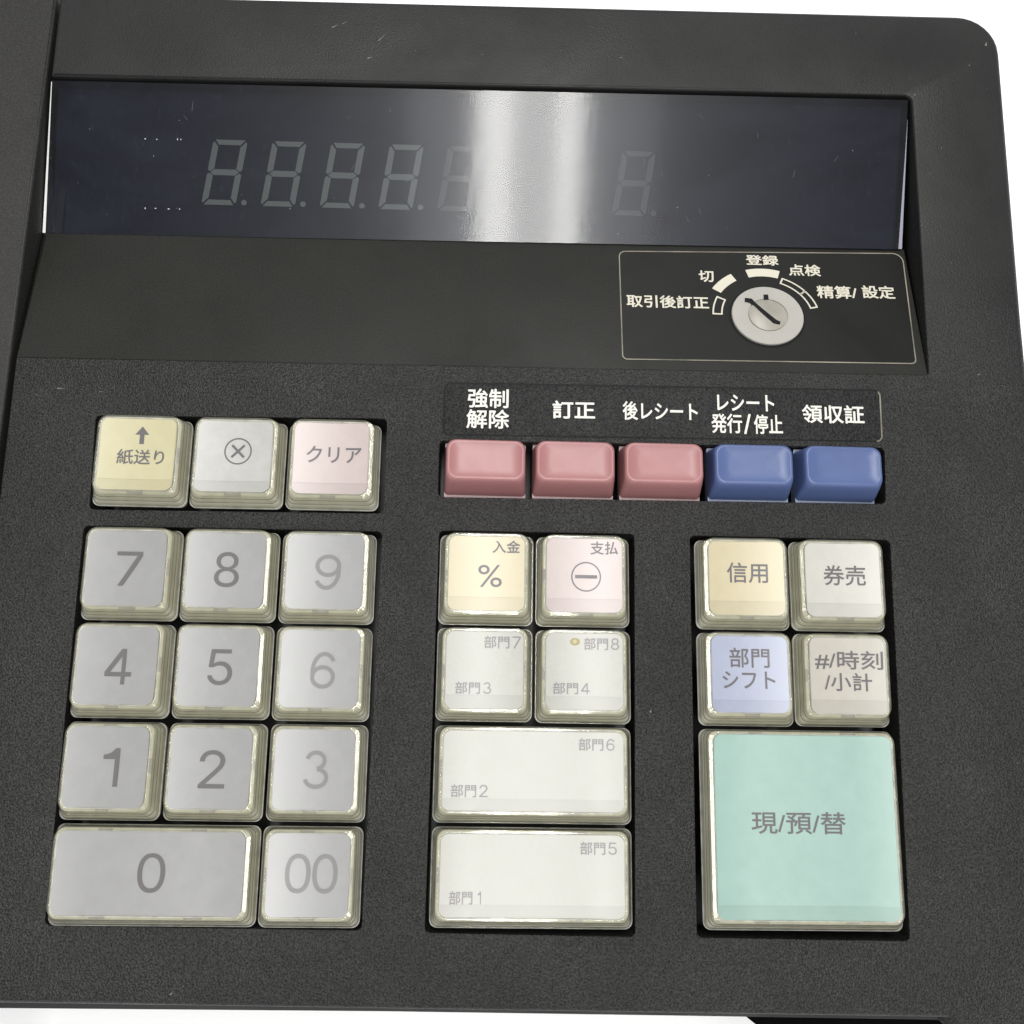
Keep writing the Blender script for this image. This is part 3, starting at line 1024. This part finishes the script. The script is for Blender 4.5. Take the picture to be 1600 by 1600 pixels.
    for mk in (marks or []):
        mk(bm, cx, cy, zt)
    sub('legend', bm, M[ink], k)
    return k


def arrow(bm, cx, cy, z):
    x, y = 0.58 - cx, 3.84 - cy
    add_poly(bm, [(x - 1.35, y + 0.15), (x + 1.35, y + 0.15), (x, y + 1.85)], z)
    add_poly(bm, [(x - 0.45, y + 0.15), (x - 0.45, y - 1.75), (x + 0.45, y - 1.75), (x + 0.45, y + 0.15)], z)


def circled_cross(bm, cx, cy, z):
    x, y = 19.6 - cx, 1.05 - cy
    add_band(bm, x, y, 2.43, 2.72, 0, 360, z, n=40)
    for s in (1, -1):
        a = math.radians(45 * s)
        ux, uy = math.cos(a), math.sin(a)
        L, t = 1.75, 0.24
        add_poly(bm, [(x - ux * L - uy * t, y - uy * L + ux * t), (x - ux * L + uy * t, y - uy * L - ux * t),
                      (x + ux * L + uy * t, y + uy * L - ux * t), (x + ux * L - uy * t, y + uy * L + ux * t)],
                 (lambda X, Y: z(X, Y) + (0.0 if s == 1 else 0.004)))


def circled_minus(bm, cx, cy, z):
    x, y = 88.58 - cx, -22.6 - cy
    add_band(bm, x, y, 2.66, 2.92, 0, 360, z, n=40)
    add_poly(bm, [(x - 2.15, y - 0.33), (x + 2.15, y - 0.33), (x + 2.15, y + 0.33), (x - 2.15, y + 0.33)], z)


R0, R1, R2, R3, R4 = 0.0, -22.58, -41.04, -59.51, -77.98
MA, MB, OA = 69.2, 119.9, 0.27
KEYS = [
    (0, R0, 1, 1, 'yellow', 2.15, [('紙送り', 0.67, -0.54, 9.25, 3.05)], 'pale yellow key with an arrow above 紙送り', 'ink', [arrow]),
    (19, R0, 1, 1, 'white', 2.15, [], 'white key with a cross in a circle', 'ink', [circled_cross]),
    (38, R0, 1, 1, 'pink', 2.15, [('クリア', 38.53, 0.79, 10.84, 3.4)], 'pale pink key reading クリア', 'ink', None),
    (0, R1, 1, 1, 'grey', 0, [('7', 0.5, -22.7, 4.93, 6.6)], 'grey key reading 7', 'ink', None),
    (19, R1, 1, 1, 'grey', 0, [('8', 19.16, -22.5, 4.72, 6.8)], 'grey key reading 8', 'ink', None),
    (38, R1, 1, 1, 'grey', 0, [('9', 38.55, -22.63, 4.96, 6.83)], 'grey key reading 9, glare painted as paler print', 'ink_pale', None),
    (0, R2, 1, 1, 'grey', 0, [('4', 0.24, -41.26, 4.93, 6.6)], 'grey key reading 4', 'ink', None),
    (19, R2, 1, 1, 'grey', 0, [('5', 19.3, -41.08, 4.61, 6.66)], 'grey key reading 5', 'ink', None),
    (38, R2, 1, 1, 'grey', 0, [('6', 38.58, -41.34, 4.64, 6.86)], 'grey key reading 6', 'ink_pale', None),
    (0, R3, 1, 1, 'grey', 0, [('1', 0.73, -59.58, 2.97, 6.84)], 'grey key reading 1', 'ink', None),
    (19, R3, 1, 1, 'grey', 0, [('2', 19.28, -59.69, 4.84, 6.8)], 'grey key reading 2', 'ink', None),
    (38, R3, 1, 1, 'grey', 0, [('3', 38.33, -59.55, 4.64, 6.89)], 'grey key reading 3', 'ink_pale', None),
    (9.5, R4, 2, 1, 'grey', 0, [('0', 9.76, -77.93, 4.97, 6.78)], 'wide grey key reading 0', 'ink', None),
    (38, R4, 1, 1, 'grey', 0, [('0', 36.1, -77.75, 4.6, 6.77), ('0', 41.0, -77.75, 4.6, 6.77)], 'grey key reading 00, glare painted as paler print', 'ink_pale', None),
    (MA, R1 + OA, 1, 1, 'amber', 2.6, [('入金', 72.96, -17.06, 5.43, 2.48), ('%', 69.88, -22.82, 4.63, 4.33)], 'pale amber key reading 入金 and a percent sign', 'ink', None),
    (MA + 19, R1 + OA, 1, 1, 'pink', 2.6, [('支払', 92.1, -16.92, 5.37, 2.6)], 'pale pink key reading 支払 and a minus in a circle', 'ink', [circled_minus]),
    (MA, R2 + OA, 1, 1, 'cream', 2.55, [('部門7', 72.51, -35.55, 7.02, 2.36), ('部門3', 67.11, -44.19, 6.85, 2.25)], 'cream key reading 部門7 and 部門3', 'ink_pale', None),
    (MA + 19, R2 + OA, 1, 1, 'cream', 2.55, [('部門8', 91.5, -35.54, 6.72, 2.33), ('部門4', 85.72, -44.0, 7.05, 2.22)], 'cream key reading 部門8 and 部門4, a brown drop on it', 'ink_pale', None),
    (MA + 9.5, R3 + OA, 2, 1, 'cream', 2.2, [('部門6', 90.51, -54.31, 6.77, 2.25), ('部門2', 66.82, -62.96, 6.87, 2.3)], 'wide cream key reading 部門6 and 部門2', 'ink_pale', None),
    (MA + 9.5, R4 + OA, 2, 1, 'cream', 2.2, [('部門5', 90.79, -72.84, 6.76, 2.27), ('部門1', 66.68, -81.62, 6.17, 2.29)], 'wide cream key reading 部門5 and 部門1', 'ink_pale', None),
    (MB, R1 + OA, 1, 1, 'amber', 2.7, [('信用', 120.18, -21.24, 8.05, 4.01)], 'amber key reading 信用', 'ink', None),
    (MB + 19, R1 + OA, 1, 1, 'ivory', 2.6, [('券売', 139.34, -21.43, 8.31, 3.98)], 'cream key reading 券売', 'ink', None),
    (MB, R2 + OA, 1, 1, 'blue', 2.3, [('部門', 119.98, -37.69, 7.77, 3.79), ('シフト', 119.73, -41.9, 10.19, 3.27)], 'pale blue key reading 部門シフト', 'ink', None),
    (MB + 19, R2 + OA, 1, 1, 'beige', 2.6, [('#/時刻', 139.21, -37.84, 13.28, 3.56), ('/小計', 138.97, -41.98, 9.26, 3.47)], 'beige key reading #/時刻/小計', 'ink', None),
    (MB + 9.5, (R3 + R4) / 2 + OA, 2, 2, 'mint', 2.5, [('現/預/替', 128.2, -67.95, 17.73, 4.0)], 'big square mint green key reading 現/預/替', 'ink', None),
]
for kx, ky, nx, ny, colr, strip, texts, lb, ink, marks in KEYS:
    big = 1.0 / max(nx, ny)
    ko = make_key(kx, ky, nx, ny, colr, strip, texts, lb, ink, marks, random.gauss(0, 0.010) * big, random.gauss(0, 0.010) * big, random.gauss(0, 0.10))
    if '部門8' in lb:
        bm = bmesh.new()
        disc(bm, -1.8, 5.6, [(1.0, -0.12), (0.85, 0.04), (0.5, 0.14), (0.2, 0.17)], n=14, sy=0.72)
        sub('glue_drop', bm, M['stain'], ko, sharp=60)


# ------------------------------------------------------------------ plain pink and blue function keys
def small_key(cx, colr, label):
    cy = 0.62 + (cx - 104) * 0.004
    fr = D @ T(cx, cy, -0.2) @ Matrix.Rotation(random.gauss(0, 0.012), 4, 'Y')
    bm = bmesh.new()
    oy = -0.95
    prof = [(16.5, 10.4, 0.7, -5.6, oy), (16.4, 10.2, 0.9, -4.9, oy + 0.02), (15.95, 8.9, 1.5, -1.5, oy * 0.35), (15.75, 8.4, 1.8, -0.45, oy * 0.1),
            (15.45, 8.05, 1.9, -0.1, 0), (14.9, 7.5, 1.75, 0.05, 0), (14.35, 6.95, 1.6, 0.0, 0), (14.0, 6.6, 1.5, -0.13, 0), (10, 3.6, 1.0, -0.24, 0), (4, 1.2, 0.4, -0.28, 0)]
    rings = [ring(bm, rrect(a, b, r, 6, 0, o), z) for a, b, r, z, o in prof]
    skin(bm, rings)
    f = bm.faces.new(rings[-1])
    f.smooth = True
    k = finish('function_key', bm, M[colr], reg, fr, label, sharp=70)
    bm = bmesh.new()
    rings = [ring(bm, rrect(16.5, 11.4, 0.3, 3, 0, -1.0), z) for z in (-8, -5.6)]
    skin(bm, rings, smooth=False)
    bm.faces.new(rings[-1])
    sub('key_base', bm, M[colr + '_pale'], k)


for i, (cx, colr, lb) in enumerate(((68.6, 'pink', 'pink key under 強制解除'), (86.5, 'pink', 'pink key under 訂正'), (104.3, 'pink', 'pink key under 後レシート'),
                                    (122.4, 'blue', 'blue key under レシート発行/停止'), (140.6, 'blue', 'blue key under 領収証'))):
    small_key(cx, colr, lb)

# ------------------------------------------------------------------ wear on the housing: chips, flecks and a black nick
bm = bmesh.new()


def fleck(bm, x, y, l, wd_, a, z):
    dx, dy = math.cos(a), math.sin(a)
    add_poly(bm, [(x - dx * l - dy * wd_, y - dy * l + dx * wd_), (x - dx * l + dy * wd_, y - dy * l - dx * wd_), (x + dx * l * 1.1, y + dy * l), ], z)


ZT = ZD + 0.03
fleck(bm, 180.3, 101.6, 0.55, 0.22, 1.3, ZT)
for x, y, l, wd_, a in ((33, 100.6, 0.9, 0.12, 0.5), (43.5, 98.2, 1.3, 0.09, 0.9), (41, 92.9, 0.6, 0.13, 0.4), (35, 101.5, 0.7, 0.07, 0.6), (97, 95, 0.4, 0.08, 0.2),
                       (-18, 14.5, 1.0, 0.10, 0.1), (-10, 14, 0.5, 0.07, 0.3), (176, 96, 0.3, 0.08, 1.0), (168, 75, 0.25, 0.08, 0.8), (172, 22.3, 0.4, 0.10, 0.4),
                       (101.5, -48, 0.3, 0.15, 1.2), (14, -99, 0.4, 0.12, 1.0), (163, 88, 0.3, 0.1, 0.6)):
    fleck(bm, x, y, l, wd_, a, ZT)
ok = 0
while ok < 60:
    x, y = random.uniform(-26, 180), random.uniform(-99, 104)
    if any(min(q[0] for q in h) - 1 < x < max(q[0] for q in h) + 1 and min(q[1] for q in h) - 1 < y < max(q[1] for q in h) + 1 for h in holes) or 19 < y < 90 and x < 163 or (58 < x < 152 and 5 < y < 20):
        continue
    fleck(bm, x, y, random.uniform(0.05, 0.22), random.uniform(0.03, 0.07), random.random() * 3, ZT)
    ok += 1
M['fleck'] = flat('pale_grey_scuff', (0.17, 0.17, 0.16), 0.7)
fleck(bm, 47.55, -3.6, 0.75, 0.13, 1.25, ZT)
bm.faces.ensure_lookup_table()
for f in bm.faces:
    f.material_index = 1
bm.faces[-1].material_index = 2
for v in bm.verts:
    v.co *= MM
bm.from_mesh(housing.data)
bm.to_mesh(housing.data)
bm.free()
housing.data.materials.append(M['fleck'])
housing.data.materials.append(M['black'])
housing.data.set_sharp_from_angle(angle=math.radians(35))
